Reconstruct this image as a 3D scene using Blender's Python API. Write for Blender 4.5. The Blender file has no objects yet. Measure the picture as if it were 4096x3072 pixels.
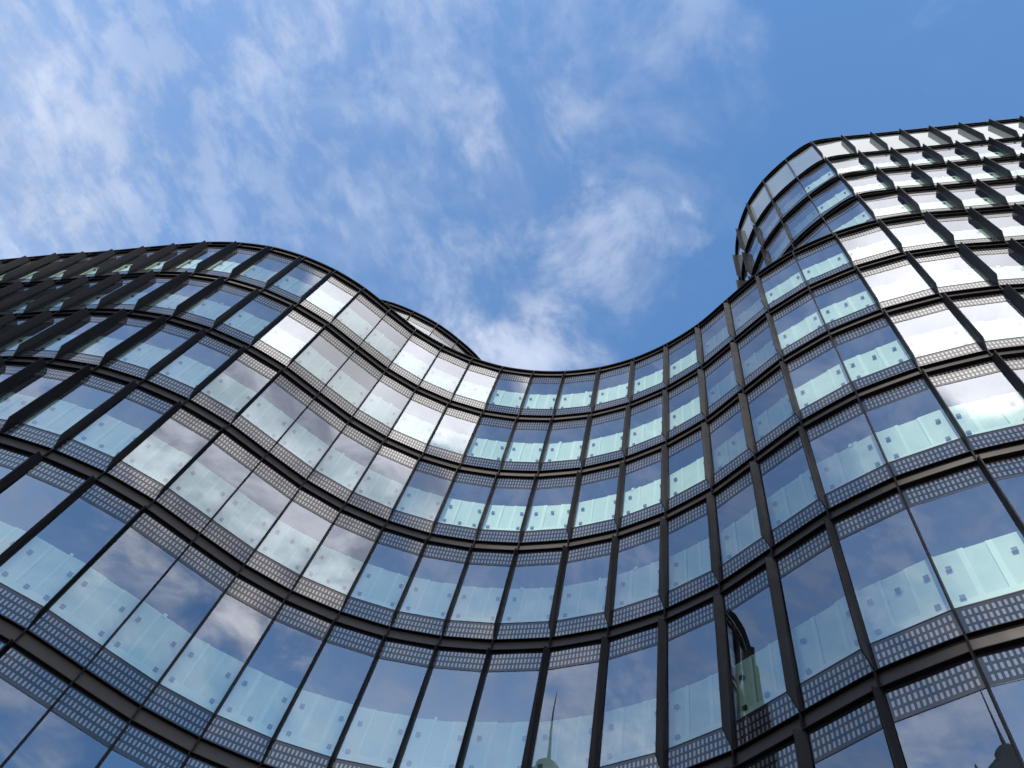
import bpy, math, random
from mathutils import Vector, Matrix
random.seed(7)
R = math.radians
S = bpy.context.scene
C = S.collection

# ------------------------------------------------------------------ camera
CAMZ = 1.6
cam_d = bpy.data.cameras.new('camera'); cam = bpy.data.objects.new('camera', cam_d); C.objects.link(cam)
S.camera = cam
cam_d.sensor_fit = 'HORIZONTAL'; cam_d.sensor_width = 36.0
cam_d.lens = 36.0 * 3363.2 / 4096.0
cam_d.clip_end = 3000; cam_d.clip_start = .05
PITCH, ROLL = 1.0936228589700927, 0.3738658679242033
fw = Vector((0, math.cos(PITCH), math.sin(PITCH)))
r0 = Vector((1, 0, 0)); u0 = r0.cross(fw)
rt = math.cos(ROLL)*r0 + math.sin(ROLL)*u0
up = -math.sin(ROLL)*r0 + math.cos(ROLL)*u0
cam.matrix_world = Matrix(((rt.x, up.x, -fw.x, 0), (rt.y, up.y, -fw.y, 0), (rt.z, up.z, -fw.z, CAMZ), (0, 0, 0, 1)))

def project(x, y, z):
    p = Vector((x, y, z - CAMZ)); d = p.dot(fw)
    if d < .1: return None
    return 2048 + 3363.2*p.dot(rt)/d, 1536 - 3363.2*p.dot(up)/d

# ------------------------------------------------------------------ sun, sky, exposure
SUN_AZ, SUN_EL = -142.0, 34.0            # azimuth from +Y towards +X
def direction(az, el):
    a, e = R(az), R(el)
    return Vector((math.sin(a)*math.cos(e), math.cos(a)*math.cos(e), math.sin(e)))
sd = bpy.data.lights.new('sun', 'SUN'); sun = bpy.data.objects.new('sun', sd); C.objects.link(sun)
sd.energy = 2.0; sd.angle = R(.5); sd.color = (1, .91, .79)
sun.rotation_euler = (-direction(SUN_AZ, SUN_EL)).to_track_quat('-Z', 'Y').to_euler()

class NG:
    """small helper that writes node expressions"""
    def __init__(s, nt): s.nt = nt; s.n = nt.nodes; s.l = nt.links
    def new(s, t, **k):
        n = s.n.new(t)
        for a, b in k.items(): setattr(n, a, b)
        return n
    def put(s, sock, v):
        if isinstance(v, bpy.types.NodeSocket): s.l.new(v, sock)
        elif v is not None: sock.default_value = v
    def m(s, op, a, b=None, c=None, clamp=False):
        n = s.new('ShaderNodeMath', operation=op, use_clamp=clamp)
        for i, v in enumerate((a, b, c)): s.put(n.inputs[i], v)
        return n.outputs[0]
    def ramp(s, v, a, b, lo=0., hi=1., smooth=True):
        n = s.new('ShaderNodeMapRange', interpolation_type='SMOOTHSTEP' if smooth else 'LINEAR')
        s.put(n.inputs[0], v)
        for i, q in enumerate((a, b, lo, hi)): s.put(n.inputs[i+1], q)
        return n.outputs[0]
    def noise(s, vec, scale, detail=5., rough=.5, dist=0., lac=2.):
        n = s.new('ShaderNodeTexNoise')
        s.put(n.inputs['Vector'], vec); n.inputs['Scale'].default_value = scale
        n.inputs['Detail'].default_value = detail; n.inputs['Roughness'].default_value = rough
        n.inputs['Distortion'].default_value = dist; n.inputs['Lacunarity'].default_value = lac
        return n.outputs[0]
    def mapping(s, vec, loc=(0, 0, 0), rot=(0, 0, 0), scale=(1, 1, 1)):
        n = s.new('ShaderNodeMapping'); s.put(n.inputs[0], vec)
        n.inputs[1].default_value = loc; n.inputs[2].default_value = rot; n.inputs[3].default_value = scale
        return n.outputs[0]
    def mix(s, f, a, b):
        n = s.new('ShaderNodeMix', data_type='RGBA')
        s.put(n.inputs[0], f); s.put(n.inputs[6], a); s.put(n.inputs[7], b)
        return n.outputs[2]
    def dot(s, v, d):
        n = s.new('ShaderNodeVectorMath', operation='DOT_PRODUCT'); s.put(n.inputs[0], v); n.inputs[1].default_value = tuple(d)
        return n.outputs['Value']

W = bpy.data.worlds.new('World'); S.world = W; W.use_nodes = True
g = NG(W.node_tree); g.n.clear()
tc = g.new('ShaderNodeTexCoord').outputs['Generated']
sky = g.new('ShaderNodeTexSky', sky_type='NISHITA'); sky.sun_disc = False
sky.sun_elevation = R(SUN_EL); sky.sun_rotation = R(SUN_AZ); sky.altitude = 100; sky.air_density = 1.15; sky.dust_density = .25; sky.ozone_density = 1.6
sep = g.new('ShaderNodeSeparateXYZ'); g.put(sep.inputs[0], tc)
zc = g.m('MAXIMUM', sep.outputs[2], .03)
cmb = g.new('ShaderNodeCombineXYZ')
g.put(cmb.inputs[0], g.m('DIVIDE', sep.outputs[0], zc)); g.put(cmb.inputs[1], g.m('DIVIDE', sep.outputs[1], zc))
plane = cmb.outputs[0]                     # a cloud layer at constant height
streak = g.mapping(g.mapping(plane, rot=(0, 0, R(-50))), scale=(.75, 1, 1))
warp = g.noise(plane, 3.0, 3)
nA = g.noise(streak, 13., 8, .60, .35)      # rippled high cloud
nB = g.noise(g.mapping(plane, loc=(3.1, 1.7, 0)), 6.5, 9, .60, .5)      # wisps
nC = g.noise(g.mapping(plane, loc=(7.3, 2.2, 0)), 1.9, 6, .55, .3)      # large patches
nD = g.noise(g.mapping(g.mapping(plane, loc=(1.3, 8.2, 0), rot=(0, 0, R(-50))), scale=(.7, 1, 1)), 24., 6, .62, .3)
def blob(d, rad, soft=1.0):
    d = Vector(d).normalized()
    return g.ramp(g.dot(tc, d), math.cos(R(rad)), math.cos(R(rad*.12*soft)))
def add(*v):
    r = v[0]
    for q in v[1:]: r = g.m('ADD', r, q)
    return r
def mul(*v):
    r = v[0]
    for q in v[1:]: r = g.m('MULTIPLY', r, q)
    return r
# the blob masks are bent by noise so that no cloud has a round outline
wn = g.new('ShaderNodeTexNoise'); g.put(wn.inputs['Vector'], plane); wn.inputs['Scale'].default_value = 5.5; wn.inputs['Detail'].default_value = 6; wn.inputs['Roughness'].default_value = .6
wv = g.new('ShaderNodeVectorMath', operation='SUBTRACT'); g.put(wv.inputs[0], wn.outputs['Color']); wv.inputs[1].default_value = (.5, .5, .5)
wsx = g.new('ShaderNodeVectorMath', operation='SCALE'); g.put(wsx.inputs[0], wv.outputs[0]); wsx.inputs[3].default_value = .30
wt = g.new('ShaderNodeVectorMath', operation='ADD'); g.put(wt.inputs[0], tc); g.put(wt.inputs[1], wsx.outputs[0])
wtn = g.new('ShaderNodeVectorMath', operation='NORMALIZE'); g.put(wtn.inputs[0], wt.outputs[0]); WT = wtn.outputs[0]
def wblob(d, rad):
    d = Vector(d).normalized(); return g.ramp(g.dot(WT, d), math.cos(R(rad)), math.cos(R(rad*.1)))
# rippled veil towards the west (left of the picture)
west = g.ramp(sep.outputs[0], .10, -.50)
ripple = g.ramp(add(mul(nA, .36), mul(nD, .46), mul(nC, .18)), .435, .59)
veil = mul(west, add(mul(ripple, .38), .20))
corner = mul(wblob((-.60, .36, .72), 13), add(mul(nA, .7), .0))
wis = [((-.105, .215, .965), 8., .50), ((-.11, .30, .95), 6., .30), ((-.075, .345, .94), 6.5, .42), ((.02, .285, .96), 6.5, .55), ((.05, .25, .965), 5., .42),
       ((.035, .33, .94), 6., .42), ((-.02, .41, .912), 7., .72), ((-.05, .37, .93), 6, .55), ((.03, .375, .925), 5.5, .45), ((.0, .05, .998), 7.5, .30), ((.04, .15, .985), 8, .22),
       ((-.22, .31, .925), 8, .18), ((-.30, .12, .945), 10, .22), ((-.18, .08, .98), 8, .24)]
ws = None
for d, rad, a in wis:
    q = mul(wblob(d, rad), a); ws = q if ws is None else g.m('MAXIMUM', ws, q)
wisp = mul(ws, g.ramp(add(nB, mul(nD, .25)), .50, .78, .08, 1.30))
# scattered cloud over the rest of the sky, behind the camera
back = g.ramp(sep.outputs[1], .02, -.12)
scat = mul(g.ramp(add(mul(nC, .6), mul(nB, .65)), .66, .90), back, .28)
lowc = mul(g.ramp(add(nC, mul(nB, .5)), .72, .95), g.ramp(sep.outputs[2], .80, .68), .8)
dens = g.m('MINIMUM', add(veil, corner, wisp, scat, mul(lowc, back)), 1.)
dens = mul(dens, .86)
lum = g.ramp(add(mul(nB, .6), mul(nA, .4)), .3, .75, .36, .47)
ccol = g.new('ShaderNodeCombineColor')
lum = mul(lum, g.ramp(sep.outputs[1], .02, -.12, 1., 1.75))
g.put(ccol.inputs[0], mul(lum, .80)); g.put(ccol.inputs[1], mul(lum, .90)); g.put(ccol.inputs[2], mul(lum, 1.12))
skyc = g.new('ShaderNodeVectorMath', operation='MULTIPLY'); g.put(skyc.inputs[0], sky.outputs[0]); skyc.inputs[1].default_value = (.086, .119, .142)
base = g.mix(dens, skyc.outputs[0], ccol.outputs[0])
# one big sunlit cloud high behind the camera
bm = g.m('MAXIMUM', blob(direction(-177, 66), 15, 2.), mul(blob(direction(160, 69), 18, 2.), .9))
big = g.ramp(add(bm, mul(g.m('SUBTRACT', nB, .5), .9)), .14, .60)
core = g.m('MAXIMUM', g.ramp(g.dot(tc, direction(-171, 62)), math.cos(R(11.5)), math.cos(R(7))), mul(g.ramp(g.dot(tc, direction(176, 66)), math.cos(R(10)), math.cos(R(5))), .35))
bigl = add(g.ramp(add(mul(nC, .7), mul(nA, .3)), .30, .65, .72, 1.05), mul(core, g.ramp(nB, .3, .6, .5, .95)))
bcol = g.new('ShaderNodeCombineColor')
g.put(bcol.inputs[0], mul(bigl, 1.0)); g.put(bcol.inputs[1], mul(bigl, .99)); g.put(bcol.inputs[2], mul(bigl, 1.0))
# its thinner skirt; unseen bright low haze, added to light the facade
halo = mul(g.ramp(add(blob(direction(174, 54), 18, 2.), mul(g.m('SUBTRACT', nC, .5), .9), mul(g.m('SUBTRACT', nB, .5), .9)), .20, .70), .85)
hcol = g.mix(g.ramp(add(mul(nA, .5), mul(nB, .5)), .38, .62), (.50, .52, .60, 1), (1.30, 1.29, 1.33, 1))
f1 = g.mix(halo, base, hcol)
fill_haze = mul(g.ramp(sep.outputs[2], .47, .38), g.ramp(sep.outputs[1], .25, -.1))
f2 = g.mix(mul(fill_haze, .9), f1, (.95, .95, .97, 1))
fin_c = g.mix(big, f2, bcol.outputs[0])
bg = g.new('ShaderNodeBackground'); g.put(bg.inputs[0], fin_c); bg.inputs[1].default_value = 1.0
out = g.new('ShaderNodeOutputWorld'); g.l.new(bg.outputs[0], out.inputs[0])

S.view_settings.view_transform = 'Standard'; S.view_settings.look = 'None'
S.view_settings.exposure = 0.95; S.view_settings.gamma = 1.0; S.view_settings.use_curve_mapping = False
S.cycles.max_bounces = 8; S.cycles.glossy_bounces = 4; S.cycles.transparent_max_bounces = 12; S.cycles.caustics_reflective = False
S.cycles.caustics_refractive = False

# ------------------------------------------------------------------ materials
def material(name):
    m = bpy.data.materials.new(name); m.use_nodes = True; G = NG(m.node_tree); G.n.clear()
    o = G.new('ShaderNodeOutputMaterial'); return m, G, o
def principled(name, col, rough=.5, metal=0., spec=.5, noise=0., nscale=3., coord='Object'):
    m, G, o = material(name)
    p = G.new('ShaderNodeBsdfPrincipled')
    p.inputs['Roughness'].default_value = rough; p.inputs['Metallic'].default_value = metal; p.inputs['Specular IOR Level'].default_value = spec
    if noise:
        t = G.new('ShaderNodeTexCoord').outputs[coord]
        n = G.noise(t, nscale, 5, .6)
        f = G.ramp(n, .3, .7, 1-noise, 1+noise)
        v = G.new('ShaderNodeVectorMath', operation='SCALE'); v.inputs[0].default_value = col; G.put(v.inputs[3], f)
        G.l.new(v.outputs[0], p.inputs['Base Color'])
        G.put(p.inputs['Roughness'], G.ramp(n, .3, .7, max(0, rough-.06), rough+.06))
    else: p.inputs['Base Color'].default_value = (*col, 1)
    G.l.new(p.outputs[0], o.inputs[0]); return m
M = {}
M['metal'] = principled('bronze_metal', (.008, .0068, .007), .5, .0, .18, .25, 4.)
M['fin'] = principled('fin_metal', (.0045, .0045, .0058), .5, .0, .13, .2, 2.5)
M['fascia'] = principled('fascia_metal', (.034, .027, .025), .5, .0, .35, .12, 3.)
M['frame'] = principled('frame_metal', (.010, .010, .012), .45, .2)
M['dark'] = principled('interior_dark', (.035, .04, .05), .9)
M['slab'] = principled('slab_concrete', (.25, .25, .25), .9, noise=.1)
M['board'] = principled('white_board', (.54, .77, .69), .7, noise=.05, nscale=2.)
M['board_rib'] = principled('white_board_rib', (.64, .90, .80), .6)
M['plate'] = principled('fixing_steel', (.012, .02, .035), .45, .3)
M['roof'] = principled('roof_membrane', (.09, .09, .095), .9, noise=.2)
M['backing'] = principled('opaque_backing', (.36, .40, .39), .6, noise=.05)
M['stone'] = principled('tower_stone', (.16, .15, .14), .85, noise=.2, nscale=.2)
M['highrise'] = principled('highrise_cladding', (.012, .016, .017), .85, .0, .1, noise=.2, nscale=.1)
M['paving'] = principled('stone_paving', (.22, .215, .21), .85, noise=.15, nscale=.8)

def glass_mat(name, refl, tint, trans):
    """coated facade glass: mirror coat over a clear, slightly green pane"""
    m, G, o = material(name)
    gl = G.new('ShaderNodeBsdfGlossy'); gl.inputs['Roughness'].default_value = 0.0; gl.inputs[0].default_value = (*tint, 1)
    tr = G.new('ShaderNodeBsdfTransparent'); tr.inputs[0].default_value = (*trans, 1)
    lw = G.new('ShaderNodeFresnel'); lw.inputs[0].default_value = 1.5
    f = G.m('ADD', G.m('MULTIPLY', lw.outputs[0], 1-refl), refl, clamp=True)
    mx = G.new('ShaderNodeMixShader'); G.put(mx.inputs[0], f); G.l.new(tr.outputs[0], mx.inputs[1]); G.l.new(gl.outputs[0], mx.inputs[2])
    G.l.new(mx.outputs[0], o.inputs[0]); return m
M['glass'] = glass_mat('coated_glass', .20, (.88, .92, 1.0), (.93, .98, .95))

def frit_mat(name, rows, inv=False):
    """dark fritted strip glass; UV in metres; rows of small upright rounded dots"""
    m, G, o = material(name)
    uv = G.new('ShaderNodeUVMap').outputs[0]
    sp = G.new('ShaderNodeSeparateXYZ'); G.put(sp.inputs[0], uv)
    px, py = .0815, .162
    u = G.m('SUBTRACT', G.m('FRACT', G.m('DIVIDE', sp.outputs[0], px)), .5); v = sp.outputs[1]
    vv = G.m('SUBTRACT', G.m('FRACT', G.m('DIVIDE', v, py)), .5)
    du = G.m('MULTIPLY', u, px); dv = G.m('MULTIPLY', vv, py)
    # rounded box distance
    qx = G.m('MAXIMUM', G.m('SUBTRACT', G.m('ABSOLUTE', du), .0065), 0.); qy = G.m('MAXIMUM', G.m('SUBTRACT', G.m('ABSOLUTE', dv), .041), 0.)
    dist = G.m('SQRT', G.m('ADD', G.m('MULTIPLY', qx, qx), G.m('MULTIPLY', qy, qy)))
    dot = G.ramp(dist, .0155, .0120)
    # keep the dots inside the rows
    inside = G.m('MULTIPLY', G.m('GREATER_THAN', v, 0.), G.m('LESS_THAN', v, rows*py))
    su = G.new('ShaderNodeAttribute', attribute_name='panel_w').outputs['Fac']
    ins2 = G.m('MULTIPLY', G.m('GREATER_THAN', sp.outputs[0], 0.), G.m('LESS_THAN', sp.outputs[0], 15*px))
    dot = G.m('MULTIPLY', G.m('MULTIPLY', dot, inside), ins2)
    di = G.new('ShaderNodeBsdfDiffuse')
    G.put(di.inputs[0], G.mix(dot, (.016, .016, .021, 1), (.095, .098, .10, 1)))
    gl = G.new('ShaderNodeBsdfGlossy'); gl.inputs[1].default_value = .03; gl.inputs[0].default_value = (1, .97, .95, 1)
    lw = G.new('ShaderNodeFresnel'); lw.inputs[0].default_value = 1.5
    f = G.m('ADD', G.m('MULTIPLY', lw.outputs[0], .55), G.m('ADD', G.m('MULTIPLY', dot, .13), .045), clamp=True)
    mx = G.new('ShaderNodeMixShader'); G.put(mx.inputs[0], f); G.l.new(di.outputs[0], mx.inputs[1]); G.l.new(gl.outputs[0], mx.inputs[2])
    G.l.new(mx.outputs[0], o.inputs[0]); return m
M['frit'] = frit_mat('fritted_glass', 3)
M['frit1'] = frit_mat('fritted_edge_glass', 1)

def opaque_glass(name):
    m, G, o = material(name)
    di = G.new('ShaderNodeBsdfDiffuse'); di.inputs[0].default_value = (.19, .22, .22, 1)
    gl = G.new('ShaderNodeBsdfGlossy'); gl.inputs[1].default_value = .04; gl.inputs[0].default_value = (.95, .97, 1, 1)
    lw = G.new('ShaderNodeFresnel'); lw.inputs[0].default_value = 1.5
    f = G.m('ADD', G.m('MULTIPLY', lw.outputs[0], .85), .12, clamp=True)
    mx = G.new('ShaderNodeMixShader'); G.put(mx.inputs[0], f); G.l.new(di.outputs[0], mx.inputs[1]); G.l.new(gl.outputs[0], mx.inputs[2])
    G.l.new(mx.outputs[0], o.inputs[0]); return m
M['opaque'] = opaque_glass('opaque_spandrel_glass')

# ------------------------------------------------------------------ mesh helpers
class MB:
    def __init__(s): s.v = []; s.f = []; s.mi = []; s.uv = []; s.sm = set()
    def face(s, pts, mi=0, uv=None):
        b = len(s.v); s.v += [tuple(p) for p in pts]; s.f.append(tuple(range(b, b+len(pts)))); s.mi.append(mi)
        s.uv.append(uv or [(0, 0)]*len(pts))
    def grid(s, rows, mi=0):
        b = len(s.v); w = len(rows[0])
        for r in rows: s.v += [tuple(p) for p in r]
        for i in range(len(rows)-1):
            for k in range(w-1):
                s.f.append((b+i*w+k, b+i*w+k+1, b+(i+1)*w+k+1, b+(i+1)*w+k)); s.mi.append(mi); s.uv.append([(0, 0)]*4); s.sm.add(len(s.f)-1)
    def hexa(s, a, b, mi=0):
        """a, b: two quads (same winding) -> closed box"""
        s.face(a[::-1], mi); s.face(b, mi)
        for i in range(4): s.face([a[i], a[(i+1) % 4], b[(i+1) % 4], b[i]], mi)
    def prism(s, poly, off, mi=0):
        q = [p + off for p in poly]
        s.face(list(reversed(poly)), mi); s.face(q, mi)
        for i in range(len(poly)): s.face([poly[i], poly[(i+1) % len(poly)], q[(i+1) % len(poly)], q[i]], mi)
    def build(s, name, mats, parent=None, origin=None):
        if not isinstance(mats, (list, tuple)): mats = [mats]
        o3 = origin if origin is not None else (parent['_o'] if parent is not None and '_o' in parent else (0, 0, 0))
        o3 = Vector(o3)
        me = bpy.data.meshes.new(name)
        me.from_pydata([tuple(Vector(p)-o3) for p in s.v], [], s.f)
        for m in mats: me.materials.append(m)
        me.polygons.foreach_set('material_index', s.mi)
        uvl = me.uv_layers.new(name='UVMap')
        flat = [c for f in s.uv for p in f for c in p]
        uvl.data.foreach_set('uv', flat)
        if s.sm: me.polygons.foreach_set('use_smooth', [i in s.sm for i in range(len(s.f))])
        me.update()
        o = bpy.data.objects.new(name, me); C.objects.link(o)
        if parent is not None: o.parent = parent; o['_o'] = tuple(o3)
        return o
def V(p, z): return Vector((p[0], p[1], z))

# ------------------------------------------------------------------ the curved office building
B0 = Vector((1.7, 13.4, 0))
bld = bpy.data.objects.new('office_building', None); C.objects.link(bld); bld.location = B0; bld['_o'] = tuple(B0)
bld['label'] = 'curved glass office building with dark metal fins and rows of spotted glass strips'
bld['category'] = 'building'

P = {-18: (-19.357, 17.188), -17: (-18.162, 16.575), -16: (-17.069, 16.075), -15: (-15.939, 15.506), -14: (-14.755, 14.898), -13: (-13.603, 14.322), -12: (-12.455, 13.766),
 -11: (-11.316, 13.341), -10: (-10.114, 13.037), -9: (-8.871, 12.921), -8: (-7.633, 12.98), -7: (-6.423, 13.224), -6: (-5.269, 13.631), -5: (-4.126, 14.016), -4: (-2.944, 14.242),
 -3: (-1.742, 14.293), -2: (-0.565, 14.174), -1: (0.59, 13.864), 0: (1.68, 13.407), 1: (2.804, 12.738), 2: (3.807, 11.893), 3: (4.664, 10.896), 4: (5.362, 9.782), 5: (5.877, 8.567),
 6: (6.403, 7.336), 7: (7.112, 6.191), 8: (8.01, 5.175), 9: (9.055, 4.288), 10: (10.211, 3.586), 11: (11.36, 3.01)}
for j in range(-19, -25, -1): P[j] = (P[j+1][0]-1.13, P[j+1][1]+.575)
for j in range(12, 19): P[j] = (P[j-1][0]+1.13, P[j-1][1]-.575)
Z = [CAMZ+z for z in (28.462, 24.909, 21.325, 17.725, 14.106, 9.944, 5.78)]      # top of each ledge
HB = .337                                                                    # height of the ledge channel
INS = .075                                                                   # glass behind the ledge front
# fin tip relative to the ledge joint, along the wall and outwards
TIP = {-24: (-.10, .15), -18: (-.10, .15), -14: (-.07, .15), -11: (-.05, .17), -10: (-.05, .16), -9: (-.08, .10), -8: (-.07, .07), -7: (-.04, .07), -6: (-.01, .07), -5: (.0, .07), -4: (-.01, .07), -3: (-.02, .07),
       -2: (-.02, .07), -1: (-.02, .07), 0: (-.03, .07), 1: (-.07, .07), 2: (-.075, .07), 3: (-.08, .08), 4: (-.09, .08), 5: (-.09, .09), 6: (-.06, .08), 7: (-.01, .08), 8: (.03, .10), 9: (.04, .12), 10: (.06, .15), 11: (.03, .17), 18: (.0, .19)}
def tip(j):
    if j in TIP: return TIP[j]
    a = max(k for k in TIP if k < j); b = min(k for k in TIP if k > j); t = (j-a)/(b-a)
    return tuple(TIP[a][i]*(1-t)+TIP[b][i]*t for i in (0, 1))

def frame_at(pts, j, lo, hi):
    a = pts[max(lo, j-1)]; b = pts[min(hi, j+1)]
    T = Vector((b[0]-a[0], b[1]-a[1], 0)).normalized(); return T, Vector((T.y, -T.x, 0))
def seg(pts, j):
    a, b = pts[j], pts[j+1]
    T = Vector((b[0]-a[0], b[1]-a[1], 0)); L = T.length; T /= L; return Vector((*a, 0)), Vector((*b, 0)), T, Vector((T.y, -T.x, 0)), L

def area_in_frame(pts3):
    q = [project(*p) for p in pts3]
    if any(p is None for p in q): return 0
    # clip by sampling the quad
    n = 0; N_ = 8
    for i in range(N_):
        for k in range(N_):
            s, t = (i+.5)/N_, (k+.5)/N_
            x = (q[0][0]*(1-s)+q[1][0]*s)*(1-t)+(q[3][0]*(1-s)+q[2][0]*s)*t
            y = (q[0][1]*(1-s)+q[1][1]*s)*(1-t)+(q[3][1]*(1-s)+q[2][1]*s)*t
            if 0 <= x <= 4096 and 0 <= y <= 3072: n += 1
    A = 0
    for i in range(4): A += q[i][0]*q[(i+1) % 4][1]-q[(i+1) % 4][0]*q[i][1]
    return abs(A)/2*n/N_**2

windows, finlist = [], []
def window_spec(pts, j, zt, zb, kind):
    """zt: underside of the ledge above, zb: top of the ledge below"""
    A, Bp, T, N, L = seg(pts, j)
    A = A - N*INS; Bp = Bp - N*INS
    q = [(A.x, A.y, zt), (Bp.x, Bp.y, zt), (Bp.x, Bp.y, zb), (A.x, A.y, zb)]
    return dict(A=A, T=T, N=N, L=L, zt=zt, zb=zb, kind=kind, area=area_in_frame(q))

FH = .59                                        # height of a spotted strip
def window_parts(w, rng):
    A, T, N, L, zt, zb = (w[k] for k in ('A', 'T', 'N', 'L', 'zt', 'zb'))
    def pt(u, n, z): return Vector((A.x+T.x*u+N.x*n, A.y+T.y*u+N.y*n, z))
    def box(mb, u0, u1, n0, n1, z0, z1, mi=0):
        mb.hexa([pt(u0, n0, z0), pt(u1, n0, z0), pt(u1, n0, z1), pt(u0, n0, z1)][::-1], [pt(u0, n1, z0), pt(u1, n1, z0), pt(u1, n1, z1), pt(u0, n1, z1)][::-1], mi)
    out = {}
    e = .022
    fr = MB()
    box(fr, .003, e, -.07, .012, zb+.004, zt-.004); box(fr, L-e, L-.003, -.07, .012, zb+.004, zt-.004)
    opq = w['kind'] == 'opaque'
    fh = .17 if opq else FH
    tlt = rng.uniform(-.0009, .0009); tl2 = rng.uniform(-.0012, .0012)     # each pane sits a hair differently
    for z in (zb+fh, zt-fh): box(fr, e, L-e, -.03, .006, z-.008, z+.008)
    out['frame'] = fr
    pn = MB(); z0, z1 = zb+fh+.008, zt-fh-.008
    bu = rng.uniform(-.0028, .0028); n_ = 6
    def gp(a, b):
        u, v = a/n_, b/n_
        return pt(e+(L-2*e)*u, tlt*(1-2*u)+tl2*v+bu*(1-(2*u-1)**2)*(1-(2*v-1)**2), z0+(z1-z0)*v)
    pn.grid([[gp(a, b) for a in range(n_+1)] for b in range(n_+1)])
    out['pane'] = pn
    fs = []
    for z0, z1 in ((zt-fh+.008, zt-.002), (zb+.002, zb+fh-.008)):
        m = MB(); px = .0815; wd = 15*px; off = (L-wd)/2; h = z1-z0
        rows = 1 if opq else 3
        v0 = (h-rows*.162)/2
        m.face([pt(e, 0, z0), pt(L-e, 0, z0), pt(L-e, 0, z1), pt(e, 0, z1)], 0,
               [(e-off, -v0), (L-e-off, -v0), (L-e-off, h-v0), (e-off, h-v0)])
        fs.append(m)
    out['frits'] = fs
    if not opq:
        bd = MB(); top = zb+1.99+rng.uniform(-.02, .02)
        c1, c2 = L*rng.uniform(.28, .36), L*rng.uniform(.60, .70)
        tp = [top+rng.uniform(-.012, .012) for _ in range(3)]; sl = rng.uniform(-.03, .03)
        us = [.0, c1, c2, L]
        for i in range(3):
            dn = -.135-.012*(i % 2)
            a, b = us[i], us[i+1]
            bd.hexa([pt(a, dn-.02, zb+.25), pt(b, dn-.02, zb+.25), pt(b, dn-.02, tp[i]+sl*(b/L-.5)), pt(a, dn-.02, tp[i]+sl*(a/L-.5))][::-1],
                    [pt(a, dn, zb+.25), pt(b, dn, zb+.25), pt(b, dn, tp[i]+sl*(b/L-.5)), pt(a, dn, tp[i]+sl*(a/L-.5))][::-1])
        out['board'] = bd
        rb = MB(); rw = rng.uniform(.05, .10)
        for i, c in enumerate((c1, c2)):
            h = tp[i]+(-.012 if rng.random() < .93 else .05)
            box(rb, c-rw/2, c+rw/2, -.134, -.121, zb+.3, h)
        if rng.random() < .10:
            c = L*rng.uniform(.15, .85); box(rb, c-.04, c+.04, -.134, -.12, top-.05, top+rng.uniform(.04, .07))
        box(rb, .0, L, -.133, -.119, zb+.3, zb+FH+rng.uniform(.26, .31))
        out['ribs'] = rb
        pl = []
        ps = [(.14, 1.56), (.845, 1.56), (.14, .87), (.845, .87)]
        if rng.random() < .12: ps.append((.5, rng.choice([.87, 1.56])))
        for fu, dz in ps:
            m = MB(); u = L*fu+rng.uniform(-.012, .012); z = zb+dz+rng.uniform(-.012, .012); s = .042
            box(m, u-s, u+s, -.115, -.08, z-s, z+s); pl.append(m)
        out['plates'] = pl
    return out

def fin_mesh(pts, j, zt, zb, lo, hi, tp=None):
    T, N = frame_at(pts, j, lo, hi); p = Vector((*pts[j], 0)); t = tp or tip(j)
    t = (t[0]*1.08, t[1]+.005); root = p - N*(INS-.016) - T*(t[0]*.32); tipv = p + T*t[0] + N*t[1]; front = p - T*(t[0]*.2) + (tipv-p)*.12
    w = (tipv-root).normalized().cross(Vector((0, 0, 1))) * .013
    def q(v, z): return Vector((v.x, v.y, z))
    poly = [q(root, zt-.003), q(tipv, zt-.012), q(tipv, zb+.40), q(front, zb+.012), q(root, zb+.006)]
    m = MB(); m.prism([a-w for a in poly], w*2)
    m.spec = area_in_frame([q(root, zt), q(tipv, zt), q(tipv, zb), q(root, zb)]) + 1e-3*area_in_frame([q(root+T*.2, zt), q(root-T*.2, zt), q(root-T*.2, zb), q(root+T*.2, zb)])
    return m

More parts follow.
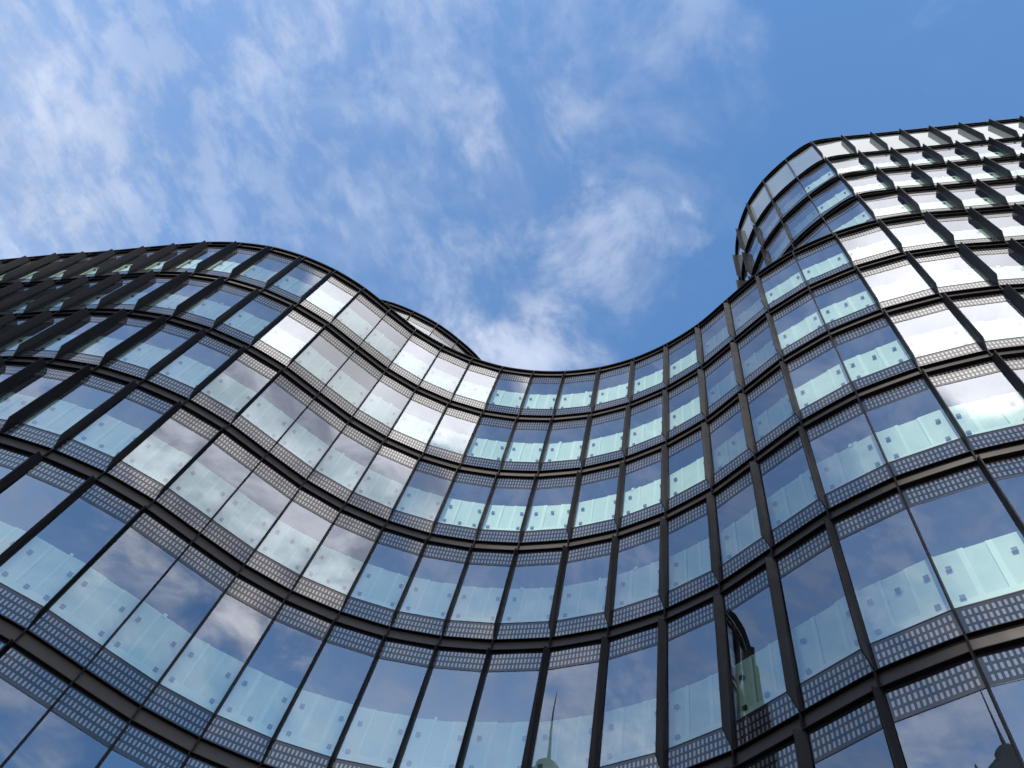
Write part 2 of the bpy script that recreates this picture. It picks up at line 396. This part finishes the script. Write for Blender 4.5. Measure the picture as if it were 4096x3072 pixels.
def curve(pts, j, t, lo, hi):
    """point and outward normal of the smooth wall line between joints j and j+1"""
    p1, p2 = Vector((*pts[j], 0)), Vector((*pts[j+1], 0))
    p0 = Vector((*pts[j-1], 0)) if j > lo else p1*2-p2
    p3 = Vector((*pts[j+2], 0)) if j+2 <= hi else p2*2-p1
    m1, m2 = (p2-p0)*.5, (p3-p1)*.5
    p = p1*(2*t**3-3*t**2+1)+m1*(t**3-2*t**2+t)+p2*(-2*t**3+3*t**2)+m2*(t**3-t**2)
    d = p1*(6*t*t-6*t)+m1*(3*t*t-4*t+1)+p2*(-6*t*t+6*t)+m2*(3*t*t-2*t)
    d.normalize(); return p, Vector((d.y, -d.x, 0)), d
def band(pts, lo, hi, z, parent, hb=HB, cap=False, bend=1.):
    """ring of channel cassettes: two bent ledges, end plates and the fascia between them"""
    fr, fa = MB(), MB(); d = .078; NS = 5
    for j in range(lo, hi):
        c = []
        for i in range(NS+1):
            t = i/NS; p, n, tt = curve(pts, j, t, lo, hi)
            p = p*bend + (Vector((*pts[j], 0))*(1-t)+Vector((*pts[j+1], 0))*t)*(1-bend)
            if i == 0: p = p+tt*.005
            if i == NS: p = p-tt*.005
            c.append((p, n))
        def strip(mb, o0, o1, z0, z1):
            """closed ring section from offset o0 (outer) to o1 (inner), z0 to z1"""
            O = [p-n*o0 for p, n in c]; I = [p-n*o1 for p, n in c]
            for a in range(NS):
                mb.face([V(O[a], z0), V(I[a], z0), V(I[a+1], z0), V(O[a+1], z0)][::1])
                mb.face([V(O[a], z1), V(O[a+1], z1), V(I[a+1], z1), V(I[a], z1)])
                mb.face([V(O[a], z0), V(O[a+1], z0), V(O[a+1], z1), V(O[a], z1)])
                mb.face([V(I[a], z0), V(I[a], z1), V(I[a+1], z1), V(I[a+1], z0)])
            mb.face([V(O[0], z0), V(O[0], z1), V(I[0], z1), V(I[0], z0)])
            mb.face([V(O[-1], z0), V(I[-1], z0), V(I[-1], z1), V(O[-1], z1)])
        strip(fr, 0, .17, z-.014, z)
        strip(fr, 0, .17, z-hb, z-hb+.014)
        if cap: strip(fr, -.01, .17, z+.002, z+.05)
        strip(fa, d, d+.03, z-hb+.016, z-.016)
        for (e, n), (e2, _), in ((c[0], c[1]), (c[-1], c[-2])):
            tdir = (e2-e).normalized()*.009; b = e-n*(d-.002); e = e-n*.001
            q0 = [V(e, z-hb+.015), V(e+tdir, z-hb+.015), V(b+tdir, z-hb+.015), V(b, z-hb+.015)]
            q1 = [V(v, z-.015) for v in (e, e+tdir, b+tdir, b)]
            fr.hexa(q0, q1)
    o = fr.build('floor_band', M['metal'], parent)
    fa.build('fascia', M['fascia'], o)
    return o

# ---- lower block
LO, HI = -24, 18
for k in range(7): band(P, LO, HI, Z[k], bld, cap=(k == 0), bend=.85 if k == 0 else .4)
for s in range(6):
    for j in range(LO, HI):
        windows.append(window_spec(P, j, Z[s]-HB, Z[s+1], 'clear'))
    for j in range(LO, HI+1):
        finlist.append(fin_mesh(P, j, Z[s]-HB, Z[s+1], LO, HI))

# ---- set back upper block on the right: shares the wall right of joint 9, curls back left of it
ZU = [Z[0]] + [CAMZ+z for z in (32.0, 35.45, 39.0, 43.1)]
K = {4: (8.20, 10.52), 5: (7.77, 9.28), 6: (7.64, 7.98), 7: (7.84, 6.69), 8: (8.35, 5.42), 9: P[9]}
for j in range(10, HI+1): K[j] = P[j]
K[3] = (8.93, 11.66); K[2] = (9.90, 12.60); K[1] = (11.05, 13.25); K[0] = (12.3, 13.65)
TK = {0: (.02, .15), 1: (.02, .15), 2: (.02, .15), 3: (.02, .16), 4: (.02, .17), 5: (.02, .17), 6: (.01, .14), 7: (.03, .14), 8: (.03, .11), 9: (.03, .15)}
for j in range(10, 19): TK[j] = (.0, .185)
for k in range(1, 5): band(K, 0, HI, ZU[k], bld, cap=(k == 4))
for s in range(1, 5):
    for j in range(0, HI):
        windows.append(window_spec(K, j, ZU[s]-HB, ZU[s-1] + (.052 if s == 1 else 0), 'opaque' if s == 4 else 'clear'))
    for j in range(0, HI+1):
        finlist.append(fin_mesh(K, j, ZU[s]-HB, ZU[s-1]+(.052 if s == 1 else 0), 0, HI, TK.get(j)))
# ---- set back upper block on the left, only its top storey shows over the roof edge
ZL = [Z[0], CAMZ+32.0, CAMZ+35.5]
Q = {0: (-10.3, 18.3), 1: (-9.2, 17.45), 2: (-7.98, 16.95), 3: (-6.74, 16.70), 4: (-5.50, 16.69), 5: (-4.26, 16.84), 6: (-3.11, 17.18), 7: (-1.97, 17.67), 8: (-.95, 18.38), 9: (-.1, 19.28), 10: (.5, 20.36), 11: (.8, 21.5)}
for k in (1, 2): band(Q, 0, 11, ZL[k], bld, cap=(k == 2))
for s in (1, 2):
    for j in range(0, 11): windows.append(window_spec(Q, j, ZL[s]-HB, ZL[s-1]+(.052 if s == 1 else 0), 'clear'))
    for j in range(0, 12): finlist.append(fin_mesh(Q, j, ZL[s]-HB, ZL[s-1]+(.052 if s == 1 else 0), 0, 11, (-.01, .05)))

MS = [M['frame'], M['glass'], M['frit'], M['frit1'], M['board'], M['board_rib'], M['plate'], M['opaque']]
windows.sort(key=lambda w: -w['area'])
rest = MB()
def absorb(dst, src, mi):
    b = len(dst.v); nf = len(dst.f); dst.sm |= {i+nf for i in src.sm}; dst.v += src.v; dst.f += [tuple(i+b for i in f) for f in src.f]; dst.mi += [mi]*len(src.f); dst.uv += src.uv
rng = random.Random(11)
for i, w in enumerate(windows):
    p = window_parts(w, rng); opq = w['kind'] == 'opaque'
    fm = M['frit1'] if opq else M['frit']; gm = M['opaque'] if opq else M['glass']
    if i < 100:
        o = p['frame'].build('window', M['frame'], bld)
        p['pane'].build('pane', gm, o)
        for f in p['frits']: f.build('spotted_strip', fm, o)
        if not opq:
            absorb(p['board'], p['ribs'], 1)
            p['board'].build('inner_board', [M['board'], M['board_rib']], o)
            for f in p['plates']: f.build('fixing_plate', M['plate'], o)
    else:
        absorb(rest, p['frame'], 0); absorb(rest, p['pane'], 7 if opq else 1)
        for f in p['frits']: absorb(rest, f, 3 if opq else 2)
        if not opq:
            absorb(rest, p['board'], 4); absorb(rest, p['ribs'], 5)
            for f in p['plates']: absorb(rest, f, 6)
o = rest.build('window', MS, bld); o['kind'] = 'stuff'; o['label'] = 'all the smaller windows farther along the curved glass walls'
finlist.sort(key=lambda f: -f.spec)
rest = MB()
for i, f in enumerate(finlist):
    if i < 100: f.build('fin', M['fin'], bld)
    else: absorb(rest, f, 0)
o = rest.build('fin', M['fin'], bld); o['kind'] = 'stuff'; o['label'] = 'all the smaller dark metal fins farther along the walls'

# ---- body behind the glass: core wall, floor slabs, roofs, base
def inset(pts, lo, hi, d):
    r = []
    for j in range(lo, hi+1):
        T, N = frame_at(pts, j, lo, hi); r.append(Vector((*pts[j], 0)) - N*d)
    return r
def ngon_prism(mb, poly, z0, z1, mi=0):
    from mathutils.geometry import tessellate_polygon
    tri = tessellate_polygon([[Vector((p.x, p.y, 0)) for p in poly]])
    b = len(mb.v); n = len(poly)
    mb.v += [(p.x, p.y, z0) for p in poly] + [(p.x, p.y, z1) for p in poly]
    def f(idx): mb.f.append(tuple(b+i for i in idx)); mb.mi.append(mi); mb.uv.append([(0, 0)]*len(idx))
    for t in tri: f((t[0], t[1], t[2])); f((t[2]+n, t[1]+n, t[0]+n))
    for i in range(n): f((i, (i+1) % n, (i+1) % n+n, i+n))
backP = [Vector((34, -4, 0)), Vector((34, 34, 0)), Vector((-26, 34, 0))]
coreP = inset(P, LO, HI, .9) + backP
slabP = inset(P, LO, HI, .20) + backP
m = MB(); ngon_prism(m, coreP, 0, Z[0]-.4); m.build('core_wall', M['dark'], bld)
m = MB()
for z in Z[1:]: ngon_prism(m, slabP, z-HB+.03, z-.03)
m.build('floor_slab', M['slab'], bld)
m = MB(); ngon_prism(m, slabP, Z[0]-HB+.03, Z[0]-.02); m.build('roof', M['roof'], bld)
coreK = inset(K, 0, HI, .9)+[Vector((33, -3, 0)), Vector((33, 16, 0))]; slabK = inset(K, 0, HI, .20)+[Vector((33.2, -3.2, 0)), Vector((33.2, 16.2, 0))]
m = MB(); ngon_prism(m, coreK, Z[0], ZU[4]-.4); m.build('core_wall', M['dark'], bld)
m = MB()
for z in ZU[1:4]: ngon_prism(m, slabK, z-HB+.03, z-.03)
m.build('floor_slab', M['slab'], bld)
m = MB(); ngon_prism(m, slabK, ZU[4]-HB+.03, ZU[4]-.02); m.build('roof', M['roof'], bld)
coreQ = inset(Q, 0, 11, .9)+[Vector((-2, 30, 0)), Vector((-10, 30, 0))]; slabQ = inset(Q, 0, 11, .20)+[Vector((.2, 30.2, 0)), Vector((-10.2, 30.2, 0))]
m = MB(); ngon_prism(m, coreQ, Z[0], ZL[2]-.4); m.build('core_wall', M['dark'], bld)
m = MB(); ngon_prism(m, slabQ, ZL[1]-HB+.03, ZL[1]-.03); m.build('floor_slab', M['slab'], bld)
m = MB(); ngon_prism(m, slabQ, ZL[2]-HB+.03, ZL[2]-.02); m.build('roof', M['roof'], bld)
# plain glazed base storeys below the picture
m = MB()
for j in range(LO, HI):
    A, Bp, T, N, L = seg(P, j)
    a, b = A-N*.05, Bp-N*.05
    m.face([V(a, .0), V(b, .0), V(b, Z[6]-HB), V(a, Z[6]-HB)], 0)
    m.hexa([V(A-T*.03, 0), V(A+T*.03, 0), V(A+T*.03-N*.1, 0), V(A-T*.03-N*.1, 0)][::-1], [V(A-T*.03, Z[6]-HB), V(A+T*.03, Z[6]-HB), V(A+T*.03-N*.1, Z[6]-HB), V(A-T*.03-N*.1, Z[6]-HB)][::-1], 1)
m.build('base_wall', [M['opaque'], M['frame']], bld)

# ------------------------------------------------------------------ ground
m = MB(); m.face([(-1500, -1500, -.004), (1500, -1500, -.004), (1500, 1500, -.004), (-1500, 1500, -.004)])
o = m.build('ground', M['paving']); o['kind'] = 'structure'

# ------------------------------------------------------------------ the towers that the glass mirrors
def loft(mb, cx, cy, rings, n=4, rot=math.pi/4, mi=0):
    """rings: (radius, z)"""
    for (r0_, z0), (r1_, z1) in zip(rings, rings[1:]):
        for i in range(n):
            a, b = rot+2*math.pi*i/n, rot+2*math.pi*(i+1)/n
            mb.face([(cx+r0_*math.cos(a), cy+r0_*math.sin(a), z0), (cx+r0_*math.cos(b), cy+r0_*math.sin(b), z0), (cx+r1_*math.cos(b), cy+r1_*math.sin(b), z1), (cx+r1_*math.cos(a), cy+r1_*math.sin(a), z1)], mi)
D = 190; dd = direction(-114.1, 0); cx, cy = 2.6+dd.x*D, 12.85+dd.y*D
tw = bpy.data.objects.new('spired_tower', None); C.objects.link(tw); tw.location = (cx, cy, 0); tw['_o'] = (cx, cy, 0)
tw['label'] = 'stepped stone tower with a long needle spire, seen mirrored in the lowest windows'; tw['category'] = 'tower'
# wide unseen block by the tower, added to shade the lower facade
q = MB()
def shade_slab(az0, az1, dist, depth, hgt, mb):
    a0, a1 = direction(az0, 0), direction(az1, 0)
    p = [a0*dist, a1*dist, a1*(dist+depth), a0*(dist+depth)]
    mb.hexa([Vector((v.x, v.y, 0)) for v in p], [Vector((v.x, v.y, hgt)) for v in p])
shade_slab(-142.6, -124, 160, 26, 134, q); shade_slab(-124, -104, 166, 26, 128, q); q.build('shade_block', M['stone'], tw)
q = MB(); loft(q, cx, cy, [(26, 0), (26, 128), (19, 128), (19, 148), (15, 148), (15, 156), (0, 156)]); q.build('shaft', M['stone'], tw)
TZ = 14.1
q = MB(); loft(q, cx, cy, [(9, 156), (9, 162), (6, 162), (6, 166), (3.4, 166), (3.4, 170), (2.6, 171.5), (.6, 173), (.4, 177)], 8, 0); q.build('crown', M['stone'], tw)
q = MB(); loft(q, cx, cy, [(.38, 177), (.24, 186), (.16, 194), (.05, TZ+D*math.tan(R(44.1)))], 8, 0); q.build('spire', M['stone'], tw)
q = MB()
for i in range(4):
    a = math.pi/4+i*math.pi/2; loft(q, cx+19*math.cos(a), cy+19*math.sin(a), [(2.6, 128), (2.6, 143), (1.9, 148), (.1, 155)], 6, 0)
q.build('corner_turret', M['stone'], tw)

# curved edge high-rise to the west
D2 = 150
hr = bpy.data.objects.new('curved_high_rise', None); C.objects.link(hr)
c2 = direction(-76, 0)*D2 + Vector((5.6, 9.2, 0)); hr.location = (c2.x, c2.y, 0); hr['_o'] = (c2.x, c2.y, 0)
hr['label'] = 'dark high-rise with a bowed edge and a notched shoulder, seen mirrored in one window'; hr['category'] = 'tower'
prof = [(-78.2, 0), (-78.2, 42), (-77.9, 44.6), (-77.8, 46.2), (-77.5, 46.4), (-77.5, 47.6), (-77.05, 47.7), (-76.5, 49.0), (-75.7, 50.0), (-75.0, 50.3), (-74.0, 49.8), (-73.0, 48.6), (-71.5, 46.5)]
q = MB(); fr_, bk_ = [], []
for az, el in prof:
    d_ = direction(az, 0); h_ = 13.6*(el > 0)+D2*math.tan(R(el))
    fr_.append(Vector((5.6+d_.x*D2, 9.2+d_.y*D2, h_))); bk_.append(Vector((5.6+d_.x*(D2+28), 9.2+d_.y*(D2+28), h_)))
fr_.append(Vector((fr_[-1].x, fr_[-1].y, 0))); bk_.append(Vector((bk_[-1].x, bk_[-1].y, 0)))
for i in range(len(fr_)):
    k = (i+1) % len(fr_); q.face([fr_[i], bk_[i], bk_[k], fr_[k]])
top = fr_
for i in range(1, len(fr_)-1):
    q.face([fr_[i], fr_[i+1], Vector((fr_[i+1].x, fr_[i+1].y, 0)), Vector((fr_[i].x, fr_[i].y, 0))]) if (fr_[i]-fr_[i+1]).to_2d().length > 1e-6 else None
    q.face([bk_[i+1], bk_[i], Vector((bk_[i].x, bk_[i].y, 0)), Vector((bk_[i+1].x, bk_[i+1].y, 0))]) if (bk_[i]-bk_[i+1]).to_2d().length > 1e-6 else None
q.build('body', M['highrise'], hr)

for ob in bpy.data.objects:
    if '_o' in ob: del ob['_o']
